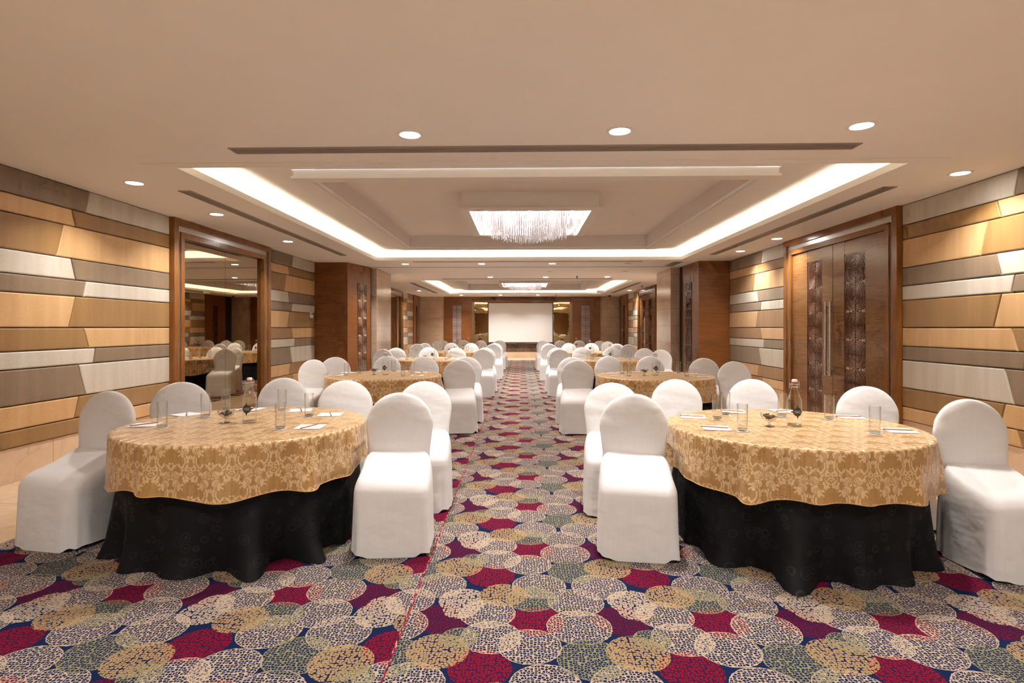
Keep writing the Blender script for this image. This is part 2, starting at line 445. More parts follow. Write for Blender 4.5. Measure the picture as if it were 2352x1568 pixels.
tag(MB().box(-4.4, 4.4, 13.755, 13.80, ZC - .008, ZC + .005).build('trim_1', 'vent_metal'), 'dark partition track line crossing the ceiling between the two halves', 'trim', kind='structure')
tag(MB().box(-3.0, 3.3, 5.0 + OFF, 5.03 + OFF, ZC - .007, ZC + .005).build('trim_2', 'tray_plaster'), 'thin bead line across the ceiling before the far recess', 'trim', kind='structure')

# ------------------------------------------------------------------ side walls with padded panels
ZR = [1.42 + (z - 1.35) * S for z in (2.742, 2.51, 2.345, 2.027, 1.82, 1.658, 1.348, 1.14, .983, .669, .456, .303)]
ZR[0] = ZC
REL = [(.12, .07), (-.11, -.06), (-.21, -.30), (-.12, -.06), (.08, .04), (-.06, -.15), (.04, .11), (.20, .17), (-.03, .07), (-.02, -.08), (.10, .15)]
COLR = ['TS', 'GB', 'BG', 'ST', 'TS', 'GB', 'BG', 'ST', 'TS', 'GB', 'BG']
CM = dict(T='panel_taupe', S='panel_silver', G='panel_gold', B='panel_brown')
def pad(xw, sgn, pts, mat, parent):
    """padded slab on a side wall: pts are four (y, z) corners, sgn +1 faces +x"""
    d = .042; g = .0035; bv = .012
    cy = sum(p[0] for p in pts) / 4; cz = sum(p[1] for p in pts) / 4
    def inset(a):
        out = []
        n = 4
        for i in range(n):
            p0, p1, p2 = [Vector(pts[(i + q - 1) % n]) for q in range(3)]
            e1 = (p1 - p0).normalized(); e2 = (p2 - p1).normalized()
            n1 = Vector((-e1.y, e1.x)); n2 = Vector((-e2.y, e2.x))
            if n1.dot(Vector((cy, cz)) - p1) < 0: n1 = -n1
            if n2.dot(Vector((cy, cz)) - p1) < 0: n2 = -n2
            k = n1 + n2; k = k / max(.2, (1 + n1.dot(n2)))
            out.append(p1 + k * a)
        return out
    lv = [(0.0, g), (d - bv, g), (d - bv * .3, g + bv * .35), (d, g + bv)]
    rs = [[(xw + sgn * x, q.x, q.y) for q in inset(a)] for x, a in lv]
    m = MB().rings(rs, True, True)
    me = m.mesh('fabric_panel', mat); recalc(me)
    return link('fabric_panel', me, parent)
def panels(parent, xw, sgn, y0, y1, ysplit, rsgn=1, swap=False):
    for i in range(11):
        zt, zb = ZR[i], ZR[i + 1]
        a, b = ysplit + rsgn * REL[i][0] * S, ysplit + rsgn * REL[i][1] * S
        c = COLR[i][::-1] if swap else COLR[i]
        pad(xw, sgn, [(y0, zb), (b, zb), (a, zt), (y0, zt)], CM[c[0]], parent)
        pad(xw, sgn, [(b, zb), (y1, zb), (y1, zt), (a, zt)], CM[c[1]], parent)

wl = MB().box(XL - .3, XL, YB, 13.9, 0, ZC).box(XL2 - .3, XL2, 13.9, YF + .1, 0, ZC).build('wall_left', 'shadow_gap')
tag(wl, 'side wall padded with slanted gold, brown and silver fabric strips around the mirrored doors', 'wall', kind='structure')
wr = MB().box(XR, XR + .3, YB, 13.9, 0, ZC).box(XR2, XR2 + .3, 13.9, YF + .1, 0, ZC).build('wall_right', 'shadow_gap')
tag(wr, 'side wall padded with slanted gold, brown and silver fabric strips around the carved doors', 'wall', kind='structure')
DL0, DL1 = 7.41, 10.31     # mirrored door
DR0, DR1 = 6.95, 9.91      # carved door
panels(wl, XL, 1, YB, 3.4, 0.4); panels(wl, XL, 1, 3.4, DL0, 5.89); panels(wl, XL, 1, DL1, 12.69, 11.36)
panels(wr, XR, -1, YB, 3.0, 0.2, -1, True); panels(wr, XR, -1, 3.0, DR0, 5.47, -1); panels(wr, XR, -1, DR1, 12.62, 11.05, -1, True)
panels(wl, XL2, 1, 15.57, DL0 + OFF, 17.6); panels(wl, XL2, 1, DL1 + OFF, 25.2, 24.0, .6, True)
panels(wr, XR2, -1, 15.46, DR0 + OFF, 17.4, -1); panels(wr, XR2, -1, DR1 + OFF, 24.7, 23.6, -.6)
def baseboard(name, segs, label):
    m = MB()
    for x0, x1, y0, y1 in segs: m.box(x0, x1, y0, y1, 0, ZR[11] - .002)
    tag(m.build(name, 'marble_base'), label, 'baseboard', kind='structure')
baseboard('baseboard_left', [(XL, XL + .03, YB, DL0), (XL, XL + .03, DL1, 12.69), (XL2, XL2 + .03, 15.57, DL0 + OFF), (XL2, XL2 + .03, DL1 + OFF, 25.2)], 'tall beige marble baseboard below the fabric panels, mirrored-door side')
baseboard('baseboard_right', [(XR - .03, XR, YB, DR0), (XR - .03, XR, DR1, 12.62), (XR2 - .03, XR2, 15.46, DR0 + OFF), (XR2 - .03, XR2, DR1 + OFF, 24.7)], 'tall beige marble baseboard below the fabric panels, carved-door side')
GX0, GX1, GZ0, GZ1 = -3.3, 3.3, .25, 2.72
tag(MB().box(-5.2, GX0, YB - .2, YB, 0, ZC).box(GX1, 5.1, YB - .2, YB, 0, ZC).box(GX0, GX1, YB - .2, YB, 0, GZ0).box(GX0, GX1, YB - .2, YB, GZ1, ZC).build('wall_rear', 'rear_plaster'), 'plain beige wall around the added window opposite the screen', 'wall', kind='structure')
win = tag(empty('fill_window_1', (0, YB - .1, 0)), 'unseen window added in the rear wall for frontal fill light', 'window', kind='structure')  # unseen window, added to let soft frontal light into the hall
m = MB(); frame_boxes(m, GX0 + .06, GX1 - .06, -.04, .04, .06, GZ0, GZ0 + .001)
m = MB()
for q in range(7):
    x = GX0 + (GX1 - GX0) * q / 6; m.box(x - .03, x + .03, -.04, .04, GZ0, GZ1)
m.box(GX0, GX1, -.04, .04, GZ0, GZ0 + .06).box(GX0, GX1, -.04, .04, GZ1 - .06, GZ1)
m.build('fill_window_frame', 'dark_metal', win)
for q in range(6):
    x = GX0 + (GX1 - GX0) * q / 6
    MB().box(x + .03, x + (GX1 - GX0) / 6 - .03, -.004, .004, GZ0 + .06, GZ1 - .06).build('fill_window_pane', 'fill_window_glass', win)

# ------------------------------------------------------------------ lattice of concentric rings
def lattice(parent, place, w, z0, z1, back='lattice_back', name='carved_lattice'):
    """place(s, z, d) -> world point; s across, d out of the face"""
    pitch = 0.394
    m = MB(); th = .010
    def bar(pts2):   # closed 2-D strip of quads: list of (inner, outer)
        n = len(pts2)
        for i in range(n - 1):
            (a, b), (c, e) = pts2[i], pts2[i + 1]
            vs = [place(*a, th), place(*b, th), place(*e, th), place(*c, th), place(*a, 0), place(*b, 0), place(*e, 0), place(*c, 0)]
            m.add(vs, [(0, 1, 2, 3), (0, 3, 7, 4), (1, 5, 6, 2)])
    n = max(1, round((z1 - z0) / pitch)); pitch = (z1 - z0) / n
    for i in range(n):
        zc = z1 - pitch * (i + .5)
        for k in range(9):
            r = .020 + .0295 * k; hw = .0062
            run = []
            N = 16 + k * 4
            for j in range(N + 1):
                a = 2 * pi * j / N
                pi_, po = (( r - hw) * cos(a), zc + (r - hw) * sin(a)), ((r + hw) * cos(a), zc + (r + hw) * sin(a))
                ok = abs((r) * cos(a)) < w / 2 - .004 and abs(r * sin(a)) < pitch / 2 - .002
                if ok: run.append((pi_, po))
                else:
                    if len(run) > 1: bar(run)
                    run = []
            if len(run) > 1: bar(run)
        bar([((-w / 2, zc - .006), (-w / 2, zc + .006)), ((w / 2, zc - .006), (w / 2, zc + .006))])
    bar([((-.006, z0), (.006, z0)), ((-.006, z1), (.006, z1))])
    for s_ in (-w / 2, w / 2 - .012): bar([((s_, z0), (s_ + .012, z0)), ((s_, z1), (s_ + .012, z1))])
    for z_ in (z0, z1 - .012): bar([((-w / 2, z_), (-w / 2, z_ + .012)), ((w / 2, z_), (w / 2, z_ + .012))])
    me = m.mesh(name, 'lattice_wood'); recalc(me)
    la = link(name, me, parent)
    b = MB().add([place(-w / 2, z0, .001), place(w / 2, z0, .001), place(w / 2, z1, .001), place(-w / 2, z1, .001)], [(0, 1, 2, 3)])
    b.build('lattice_backing', back, la)
    return la

# ------------------------------------------------------------------ doors
def door_frame(parent, xw, sgn, y0, y1):
    def bx(name, mat, a, b, z, wd, d0, d1):
        xa, xb = sorted((xw + sgn * d0, xw + sgn * d1))
        m = MB().box(xa, xb, a, a + wd, 0, z).box(xa, xb, b - wd, b, 0, z).box(xa, xb, a + wd, b - wd, z - wd, z)
        return m.build(name, mat, parent)
    bx('outer_frame', 'frame_teak', y0, y1, ZC, .095, 0, .105)
    bx('metal_band', 'silver_trim', y0 + .095, y1 - .095, ZC - .095, .075, 0, .075)
    bx('inner_frame', 'frame_teak', y0 + .17, y1 - .17, ZC - .17, .08, 0, .095)
    return y0 + .25, y1 - .25, ZC - .25
def mirror_door(name, xw, y0, y1, label):
    d = tag(empty(name, (0, 0, 0)), label, 'door', kind='structure')
    a, b, zt = door_frame(d, xw, 1, y0, y1)
    mid = (a + b) / 2 - .02
    for p, q in ((a, mid - .003), (mid + .003, b)):
        l = MB().box(xw, xw + .03, p, q, .02, zt).build('mirror_leaf', 'tinted_mirror', d)
        MB().box(xw + .0, xw + .034, p, q, 0.0, .10).build('kick_plate', 'bronze', l)
    MB().box(xw, xw + .02, mid - .003, mid + .003, 0, zt).build('meeting_gap', 'shadow_gap', d)
    return d
mirror_door('door_1', XL, DL0, DL1, 'double door of dark tinted mirror in a teak and silver frame, nearer the camera')
mirror_door('door_3', XL2, DL0 + OFF, DL1 + OFF, 'dark mirrored double door seen past the marble column, in the far half')
def carved_door(name, xw, y0, y1, label):
    d = tag(empty(name, (0, 0, 0)), label, 'door', kind='structure')
    a, b, zt = door_frame(d, xw, -1, y0, y1)
    mid = (a + b) / 2
    ys_ = {'near': (a, mid - .002), 'far': (mid + .002, b)}
    for key, (p, q) in ys_.items():
        lf = MB().box(xw - .045, xw, p, q, .01, zt).build('door_leaf', 'door_teak', d)
        if key == 'near': jc = p + .56 * (q - p); wv_ = .47
        else: jc = p + .42 * (q - p); wv_ = .43
        z1, z0 = zt - .20, zt - .20 - 6 * .394
        MB().box(xw - .060, xw - .045, jc - wv_ / 2 - .03, jc + wv_ / 2 + .03, z1 + .012, zt - .01).build('top_rail', 'door_teak', lf)
        for e0, e1 in ((p + .004, jc - wv_ / 2 - .012), (jc + wv_ / 2 + .012, q - .004)):
            MB().box(xw - .062, xw - .045, e0, e1, .02, zt - .004).build('stile', 'door_teak', lf)
        lattice(lf, lambda s, z, dd, jc=jc: (xw - .047 - dd, jc + s, z), wv_, z0, z1, 'lattice_back')
        hy = mid + (-.055 if key == 'near' else .075)
        h = MB().tube([(xw - .135, hy, .72), (xw - .135, hy, 1.80)], .018, 12)
        for zz in (.80, 1.72): h.tube([(xw - .062, hy, zz), (xw - .135, hy, zz)], .010, 8)
        ho = h.build('pull_handle', 'steel', lf, smooth=40)
        ho['label'] = 'long brushed steel pull bar'
    MB().box(xw - .066, xw - .060, mid - .20, mid - .14, 1.02, 1.20).build('lock_plate', 'bronze', d)
    return d
carved_door('door_2', XR, DR0, DR1, 'teak double door with carved ring lattices and steel bars, nearer the camera')
carved_door('door_4', XR2, DR0 + OFF, DR1 + OFF, 'teak double door with steel bars seen past the marble column, far half')

# ------------------------------------------------------------------ teak piers and marble columns between the two halves
def prism(m, poly, z0, z1):
    n = len(poly)
    m.rings([[(x, y, z0) for x, y in poly], [(x, y, z1) for x, y in poly]]); return m
def pier(name, poly, label):
    me = prism(MB(), poly, 0, ZC).mesh(name, 'teak'); recalc(me)
    return tag(link(name, me), label, 'pier', kind='structure')
pl = [(XL - .01, 12.69), (-3.90, 12.69), (-3.66, 13.74), (XL - .01, 13.74)]
o = pier('pier_left', pl, 'teak veneered pier with a carved ring strip, mirrored-door side')
def face_place(p0, p1, frac, out):
    p0, p1 = Vector(p0), Vector(p1); e = (p1 - p0).normalized(); c = p0 + (p1 - p0) * frac
    nrm = Vector((e.y, -e.x));
    if nrm.x * out < 0: nrm = -nrm
    return lambda s, z, d: (c.x + e.x * s + nrm.x * (d + .002), c.y + e.y * s + nrm.y * (d + .002), z)
lattice(o, face_place((-3.90, 12.69), (-3.66, 13.74), .62, 1), .42, .42, 2.46)
pr = [(XR + .01, 12.62), (3.89, 12.62), (3.83, 13.67), (XR + .01, 13.67)]
o = pier('pier_right', pr, 'teak veneered pier with a carved ring strip, carved-door side')
lattice(o, face_place((3.89, 12.62), (3.83, 13.67), .60, -1), .36, .42, 2.46, 'dark_lattice_back')
for nm, a, b, y0, y1, side in (('column_left', XL2 - .1, -3.585, 14.03, 15.57, 'mirrored-door'), ('column_right', 3.64, XR2 + .1, 14.03, 15.46, 'carved-door')):
    m = MB().box(a, b, y0, y1, 0, ZC)
    tag(m.build(nm, 'marble_column'), 'polished beige marble column at mid hall, %s side' % side, 'column', kind='structure')
tag(MB().box(XL2 - .1, -3.72, 13.74, 14.03, 0, ZC).build('trim_3', 'shadow_gap'), 'dark gap between teak pier and marble column, mirrored-door side', 'trim', kind='structure')
tag(MB().box(3.86, XR2 + .1, 13.67, 14.03, 0, ZC).build('trim_4', 'shadow_gap'), 'dark gap between teak pier and marble column, carved-door side', 'trim', kind='structure')
# far pilasters
for nm, x0, x1, y0, y1, xf, sg, side in (('pier_far_left', XL2 - .02, XL2 + .08, 25.2, 26.7, XL2 + .08, 1, 'mirrored-door'), ('pier_far_right', XR2 - .08, XR2 + .02, 24.7, 26.4, XR2 - .08, -1, 'carved-door')):
    o = tag(MB().box(x0, x1, y0, y1, 0, ZC).build(nm, 'teak'), 'narrow teak pilaster beside the end marble wall, %s side' % side, 'pilaster', kind='structure')
    yc = (y0 + y1) / 2 - .05
    lattice(o, lambda s, z, d, xf=xf, sg=sg, yc=yc: (xf + sg * (d + .002), yc + s, z), .36, .5, 2.4, 'dark_lattice_back')

# ------------------------------------------------------------------ screen wall
wf = MB().box(-5.2, 5.1, YF, YF + .2, 0, ZC).build('wall_front', 'shadow_gap')
tag(wf, 'end wall of marble, teak and bronze mirror behind the projector screen', 'wall', kind='structure')
MB().box(XL2, -3.69, YF - .06, YF, 0, ZC).build('marble_cladding', 'marble_column', wf)
MB().box(3.71, XR2, YF - .06, YF, 0, ZC).build('marble_cladding', 'marble_column', wf)
for a, b, j0, j1 in ((-3.69, -2.36, -3.29, -2.85), (2.40, 3.71, 2.80, 3.24)):
    o = MB().box(a, b, YF - .10, YF, .26, ZC).build('teak_cladding', 'teak', wf)
    jc = (j0 + j1) / 2
    lattice(o, lambda s, z, d, jc=jc: (jc + s, YF - .102 - d, z), j1 - j0, .52, 2.478, 'pale_lattice_back')
MB().box(-2.36, 2.40, YF - .07, YF, 2.62, ZC).build('teak_header', 'teak', wf)
for a, b in ((-2.36, -2.24), (2.28, 2.40)):
    MB().box(a, b, YF - .12, YF, .26, 2.62).build('bronze_jamb', 'bronze', wf)
for a, b in ((-2.24, -1.2), (-1.2, 0.02), (.02, 1.24), (1.24, 2.28)):
    MB().box(a, b, YF - .03, YF, .66, 2.62).build('bronze_mirror', 'bronze_mirror', wf)
MB().box(-2.24, 2.28, YF - .05, YF, .26, .66).build('stone_band', 'dark_stone', wf)
tag(MB().box(XL2, XR2, YF - .14, YF - .0, 0, .26).build('baseboard_front', 'marble_base'), 'pinkish beige marble plinth below the screen wall', 'baseboard', kind='structure')
# projection screen
sc_ = tag(empty('projector_screen', (0, YF - .19, .68)), 'wide white projector screen with black border on the end wall', 'screen')
x0, x1, z0, z1 = -1.60, 1.50, .0, 1.90
MB().box(x0 + .04, x1 - .04, -.004, .004, z0 + .05, z1).build('screen_surface', 'screen_cloth', sc_)
MB().box(x0, x0 + .04, -.006, .006, z0 + .05, z1 + .03).box(x1 - .04, x1, -.006, .006, z0 + .05, z1 + .03).box(x0, x1, -.006, .006, z1, z1 + .03).box(x0, x1, -.006, .006, z0 + .02, z0 + .05).build('black_border', 'black_border', sc_)
MB().tube([(x0 - .02, 0, z0 + .012), (x1 + .02, 0, z0 + .012)], .018, 10).build('weight_bar', 'dark_metal', sc_, smooth=40)
MB().box(x0 - .05, x1 + .05, -.05, .055, z1 + .03, z1 + .13).build('mounted_case', 'teak', sc_)

# ------------------------------------------------------------------ ceiling fittings
def prof_mesh(name, prof, mat, n=28, c0=False, c1=False, smooth=40):
    me = MB().lathe(prof, n, 0, 0, c0, c1).mesh(name, mat, smooth); recalc(me); return me
r0 = .088
me_ring = prof_mesh('trim_ring', [(r0 - .012, .012), (r0 - .012, -.006), (r0 - .004, -.009), (r0 + .012, -.005), (r0 + .014, .0)], 'white_plastic')
me_lens = MB().lathe([(0.0005, -.010), (.03, -.009), (.058, -.006), (r0 - .012, -.003)], 28).mesh('lens', 'lamp_glow')
me_off = MB().lathe([(0.0005, -.001), (r0 - .012, -.001)], 28).mesh('lens', 'vent_metal')
for me_ in (me_lens, me_off):
    if me_.polygons[0].normal.z > 0: me_.flip_normals()
LAMP = {}
def downlight(x, y, label, lit=True, group=None):
    d = tag(empty('downlight', (x, y, ZC)), label, 'ceiling light', group)
    link('trim_ring', me_ring, d); link('lens', me_lens if lit else me_off, d)
    if lit:
        key = 'lamp' if y < 12.5 else 'lamp_bright'
        if key not in LAMP:
            la = bpy.data.lights.new(key, 'AREA'); la.shape = 'DISK'; la.size = .15; la.energy = DLW * (1 if y < 12.5 else 1.6); la.color = (1.0, .965, .93); la.spread = R(125)
            LAMP[key] = la
        link('lamp', LAMP[key], d, (0, 0, -.016))
    return d
ORD = ['first', 'second', 'third', 'fourth']
for i, (x, y) in enumerate(((-.845, 4.30), (.73, 4.26), (2.46, 4.19))):
    downlight(x, y, 'lit round downlight in the near ceiling row, %s' % ('toward the mirrored-door side', 'middle one of three', 'toward the carved-door side')[i])
for i, (x, y) in enumerate(((-3.91, 5.67), (-3.93, 7.26), (-3.96, 9.57))):
    downlight(x, y, 'lit round downlight above the mirrored-door wall, %s from the camera' % ORD[i])
for i, (x, y) in enumerate(((4.15, 5.50), (4.19, 9.47), (4.18, 11.0))):
    downlight(x, y, 'lit round downlight above the carved-door wall, %s from the camera' % ORD[i])
for i, (x, y) in enumerate(((-2.67, 13.04), (-.915, 13.04), (.70, 13.04))):
    downlight(x, y, 'lit round downlight between near recess and track line, %s from the mirrored-door side' % ORD[i])
for i, (x, y) in enumerate(((-.905, 16.5), (.695, 16.5), (2.47, 16.5))):
    downlight(x, y, 'lit round downlight just before the far recess, %s from the mirrored-door side' % ORD[i])
downlight(-4.12, 16.6, 'unseen downlight added behind the marble column, mirrored-door side'); downlight(4.12, 16.6, 'unseen downlight added behind the marble column, carved-door side')  # hidden lamps added to brighten the far half
downlight(-4.06, 22.5, 'lit round downlight over the far mirrored door'); downlight(4.24, 22.5, 'lit round downlight over the far carved door')
for i, (x, y) in enumerate(((-2.71, 25.55), (-.94, 25.55), (.73, 25.55))):
    downlight(x, y, 'lit round downlight in the last row by the screen, %s from the mirrored-door side' % ORD[i])
for i, (x, y) in enumerate(((-2.4, 1.2), (0, 1.2), (2.4, 1.2), (-2.4, -1.6), (0, -1.6), (2.4, -1.6))):  # unseen lamps added to fill the hall from behind the camera
    downlight(x, y, 'added downlight near the rear wall, unseen behind the camera', True, 'added downlights behind the camera')
downlight(2.42, 13.04, 'unlit round downlight between near recess and track line', False)
downlight(.74, 14.9, 'unlit round ceiling disc beyond the track line, above the aisle', False)
downlight(2.69, 14.9, 'unlit round ceiling disc beyond the track line, toward the carved doors', False)
downlight(4.05, 18.6, 'unlit round ceiling disc by the far carved-door wall', False)

def slot(x0, x1, y0, y1, label):
    d = tag(empty('slot_vent', ((x0 + x1) / 2, (y0 + y1) / 2, ZC)), label, 'air vent')
    hx, hy = (x1 - x0) / 2, (y1 - y0) / 2; f = .014
    m = MB(); frame_boxes(m, -hx + f, hx - f, -hy + f, hy - f, f, -.008, .002)
    m.build('vent_frame', 'vent_metal', d)
    MB().box(-hx + f, hx - f, -hy + f, hy - f, -.003, .001).build('vent_backing', 'vent_dark', d)
    m = MB()
    for q in (-1, 0, 1):
        if hx > hy: m.box(-hx + f, hx - f, q * hy * .5 - .007, q * hy * .5 + .007, -.007, -.003)
        else: m.box(q * hx * .5 - .007, q * hx * .5 + .007, -hy + f, hy - f, -.007, -.003)
    m.build('louvre', 'vent_metal', d)
for k in range(2):
    o = k * OFF; w = ('near', 'far')[k]
    slot(-2.39, 2.70, 4.58 + o - .1 * k, 4.73 + o - .1 * k, 'long slot vent across the ceiling before the %s recess' % w)
    slot(-3.67, -3.53, 6.0 + o, 11.47 + o, 'long slot vent along the %s recess, mirrored-door side' % w)
    slot(3.75, 3.89, 6.0 + o, 11.5 + o, 'long slot vent along the %s recess, carved-door side' % w)
    if not k: slot(-2.42, 2.67, 12.60, 12.68, 'thin slot vent across the ceiling behind the near recess')
slot(3.38, 3.58, 12.75, 13.6, 'short square grille in the ceiling by the teak pier')
slot(-.55, .5, 25.9, 26.05, 'thin slot vent in the ceiling just before the screen')
def sprinkler(x, y, label):
    d = tag(empty('ceiling_sprinkler', (x, y, ZC)), label, 'sprinkler')
    MB().lathe([(.035, 0), (.03, -.012), (.012, -.014), (.012, -.05), (.004, -.060)], 14, 0, 0, True, True).build('stem', 'dark_metal', d, smooth=40)
    MB().lathe([(.03, -.058), (.032, -.062), (.005, -.064)], 14, 0, 0, True, True).build('deflector', 'dark_metal', d, smooth=40)
sprinkler(1.58, 16.3, 'small dark sprinkler head above the aisle before the far recess')
sprinkler(4.2, 20.0, 'small dark sprinkler head near the far carved door')
sprinkler(1.55, 25.6, 'small dark sprinkler head near the screen')
d = tag(empty('ceiling_camera', (4.0, 26.0, ZC)), 'small dark dome camera on the ceiling near the end marble wall', 'security camera')
MB().lathe([(.07, 0), (.07, -.025), (.055, -.03), (.05, -.05), (.03, -.075), (.002, -.085)], 18, 0, 0, True, True).build('dome', 'dark_metal', d, smooth=50)
d = tag(empty('projector', (3.05, 22.2, ZC)), 'white projector hung from the ceiling at the far recess edge', 'projector')
MB().tube([(0, 0, 0), (0, 0, -.03)], .02, 10).build('mount', 'dark_metal', d)
MB().box(-.13, .13, -.12, .12, -.125, -.03).build('body', 'white_plastic', d)
MB().tube([(.06, .12, -.075), (.06, .15, -.075)], .03, 14).build('lens', 'dark_metal', d)

# chandeliers
def chandelier(y0, label):
    cx, hx, hy = .115, .955, 1.135; cy = y0 + hy
    d = tag(empty('chandelier', (cx, cy, Z3)), label, 'chandelier')
    zb = 2.998 - Z3; ins = .13
    m = MB(); frame_boxes(m, -hx + ins, hx - ins, -hy + ins, hy - ins, ins, zb, zb + .03)
    m.build('flange', 'plaster', d)
    m = MB(); frame_boxes(m, -hx + ins, hx - ins, -hy + ins, hy - ins, .09, zb + .03, 0)
    m.build('housing', 'plaster', d)
    MB().box(-hx + ins, hx - ins, -hy + ins, hy - ins, -.02, -.005).build('reflector', 'vent_metal', d)
    bl = MB().lathe([(.006, 0), (.02, -.008), (.024, -.03), (.018, -.05), (.002, -.058)], 10, 0, 0, True, True).mesh('bulb', 'bulb_glow', True)
    for i in range(5):
        for j in range(5):
            b = link('bulb', bl, d, (-.66 + .33 * i, -.80 + .40 * j, -.02))
    rods = []
    sp = .066
    nx, ny = 24, 28
    for i in range(nx):
        for j in range(ny):
            x = (i - (nx - 1) / 2 + (.5 if j % 2 else 0) - .25) * sp + random.uniform(-.008, .008); y = (j - (ny - 1) / 2) * sp * 1.03
            if abs((x + .66 + .165) % .33 - .165) < .03 and abs((y + .80 + .2) % .40 - .2) < .03: continue
            if abs(x) < .20 and abs(y) < .35: zl = 2.748
            elif abs(x) < .41 and abs(y) < .55: zl = 2.805
            elif abs(x) < .61 and abs(y) < .75: zl = 2.87
            else: zl = 2.965
            rods.append((x, y, zl - Z3 + random.uniform(-.006, .006)))
    rods.sort(key=lambda r: (round(r[2], 1) , r[1]))
    front = sorted(rods, key=lambda r: (r[2] > 2.83 - Z3, r[1]))[:100]
    fs = set(front)
    def rod(m, x, y, zl, w=.0095):
        m.rings([[(x + w * cos(a), y + w * sin(a), z) for a in [pi / 4 + q * pi / 2 for q in range(4)]] for z in (-.022, zl + .012, zl)][:2] +
                [[(x + w * .8 * cos(a), y + w * .8 * sin(a), zl) for a in [pi / 4 + q * pi / 2 for q in range(4)]]])
    for x, y, zl in front:
        m = MB(); rod(m, x, y, zl); m.build('crystal_rod', 'crystal', d)
    m = MB()
    for r in rods:
        if r not in fs: rod(m, *r)
    o = m.build('crystal_rods', 'crystal', d); o['kind'] = 'stuff'
    return d
c1 = chandelier(7.60, 'rectangular crystal rod chandelier in the near ceiling recess')
c2 = copy_tree(c1); c2.location.y += OFF
c2['label'] = 'smaller looking crystal rod chandelier in the far ceiling recess'

# wall plates
def socket(x, y, z, sg, label):
    d = tag(empty('power_socket', (x, y, z)), label, 'socket')
    xa, xb = sorted((0, sg * .012))
    MB().box(xa, xb, -.065, .065, -.045, .045).build('plate', 'white_plastic', d)
    xa, xb = sorted((sg * .012, sg * .016))
    MB().box(xa, xb, .010, .050, -.030, .030).build('rocker', 'white_plastic', d)
    xa, xb = sorted((sg * .012, sg * .0135))
    for dy, dz in ((-.035, .016), (-.046, -.012), (-.024, -.012)):
        MB().box(xa, xb, dy - .004, dy + .004, dz - .004, dz + .004).build('pin_hole', 'socket_hole', d)
socket(XL + .03, 6.07, .145, 1, 'white double socket on the marble baseboard behind the wall-side chair, mirrored-door side')
socket(XR - .03, 5.68, .15, -1, 'white switched socket on the marble baseboard, carved-door side')
d = tag(empty('thermostat', (XL + .045, 12.45, 1.70)), 'small white thermostat on the fabric panels beside the teak pier', 'thermostat')
MB().box(0, .025, -.07, .07, -.065, .065).build('body', 'white_plastic', d)
MB().box(-.004, 0, -.06, .06, -.055, .055).build('wall_mount', 'white_plastic', d)
MB().box(.025, .028, -.045, .045, 0, .045).build('display', 'lcd', d)

# ------------------------------------------------------------------ chairs
def sellipse(a, b, n, N, cx=0, cy=0):
    out = []
    for j in range(N):
        t_ = 2 * pi * j / N
        c, s_ = cos(t_), sin(t_)
        out.append((cx + a * math.copysign(abs(c) ** (2 / n), c), cy + b * math.copysign(abs(s_) ** (2 / n), s_)))
    return out
def chair_meshes(seed):
    rnd = random.Random(seed)
    ph = [rnd.uniform(0, 6.28) for _ in range(6)]
    lv = []
    base = [(.022, .238, .030), (.12, .234, .029), (.25, .229, .028), (.38, .222, .028), (.47, .214, .029), (.53, .210, .030), (.58, .212, .031), (.64, .219, .032), (.70, .227, .032)]
    for z, w, th in base: lv.append((z, w, th))
    for k in range(0, 21):
        f = (1 - (1 - k / 20) ** 1.35) * 0.488 * pi
        lv.append((.735 + .228 * sin(f), .231 * cos(f) ** .97, .031 * max(.12, cos(f)) ** .5))
    rs = []
    for i, (z, w, th) in enumerate(lv):
        yc = .205 + max(0, z - .45) * .11
        ring = []
        for x, y in sellipse(w, th, 3.2, 44):
            yy = y
            if y < 0: yy = y - .010 * (1 - (x / max(w, .01)) ** 2) * (1 if z > .5 else 0)
            fold = .005 * sin(ph[0] + x * 26) * max(0, 1 - z / .45)
            wr = .0016 * sin(ph[1] + z * 60 + x * 14) * (1 if .55 < z < .85 else 0)
            ring.append((x, yc + yy + fold + wr, z))
        rs.append(ring)
    mb = MB().rings(rs, False, True); me_b = mb.mesh('backrest', 'white_cloth', True); recalc(me_b)
    # seat with floor-length skirt
    N = 72; rs = []
    lv = [(.020, .250, -.256, .205, 0), (.06, .248, -.253, .205, 0), (.13, .246, -.249, .205, 0), (.21, .244, -.245, .205, 0), (.29, .242, -.242, .205, 0), (.345, .240, -.239, .205, .1)]
    for k in range(1, 10):
        f = k / 9 * pi / 2
        lv.append((.375 + .100 * sin(f), .239 - .045 * (1 - cos(f)), -.238 + .110 * (1 - cos(f)), .205, min(1, .15 + .85 * k / 5)))
    lv += [(.477, .15, -.085, .19, 1), (.478, .08, -.02, .15, 1)]
    for z, w, yf, yb, lift in lv:
        cyy, hb = (yf + yb) / 2, (yb - yf) / 2
        ring = []
        for j, (x, y) in enumerate(sellipse(w, hb, 6.0, N, 0, cyy)):
            a = 2 * pi * j / N
            g = max(0, 1 - z / .40)
            k = 1 + g * (.020 * sin(5 * a + ph[2]) + .014 * sin(9 * a + ph[3]) + .006 * sin(17 * a + ph[1]))
            q = max(0, min(1, (y + .17) / .36)); zz = z + .095 * q * q * lift + .004 * lift * sin(x * 9 + ph[5])
            if z < .05: zz = z + .012 * sin(3 * a + ph[4]) + .008 * sin(7 * a + ph[5])
            ring.append((x * k, cyy + (y - cyy) * k, max(.008, zz)))
        rs.append(ring)
    mb = MB().rings(rs, False, True); me_s = mb.mesh('seat', 'white_cloth', True); recalc(me_s)
    return me_b, me_s
CHM = [chair_meshes(s_) for s_ in range(4)]
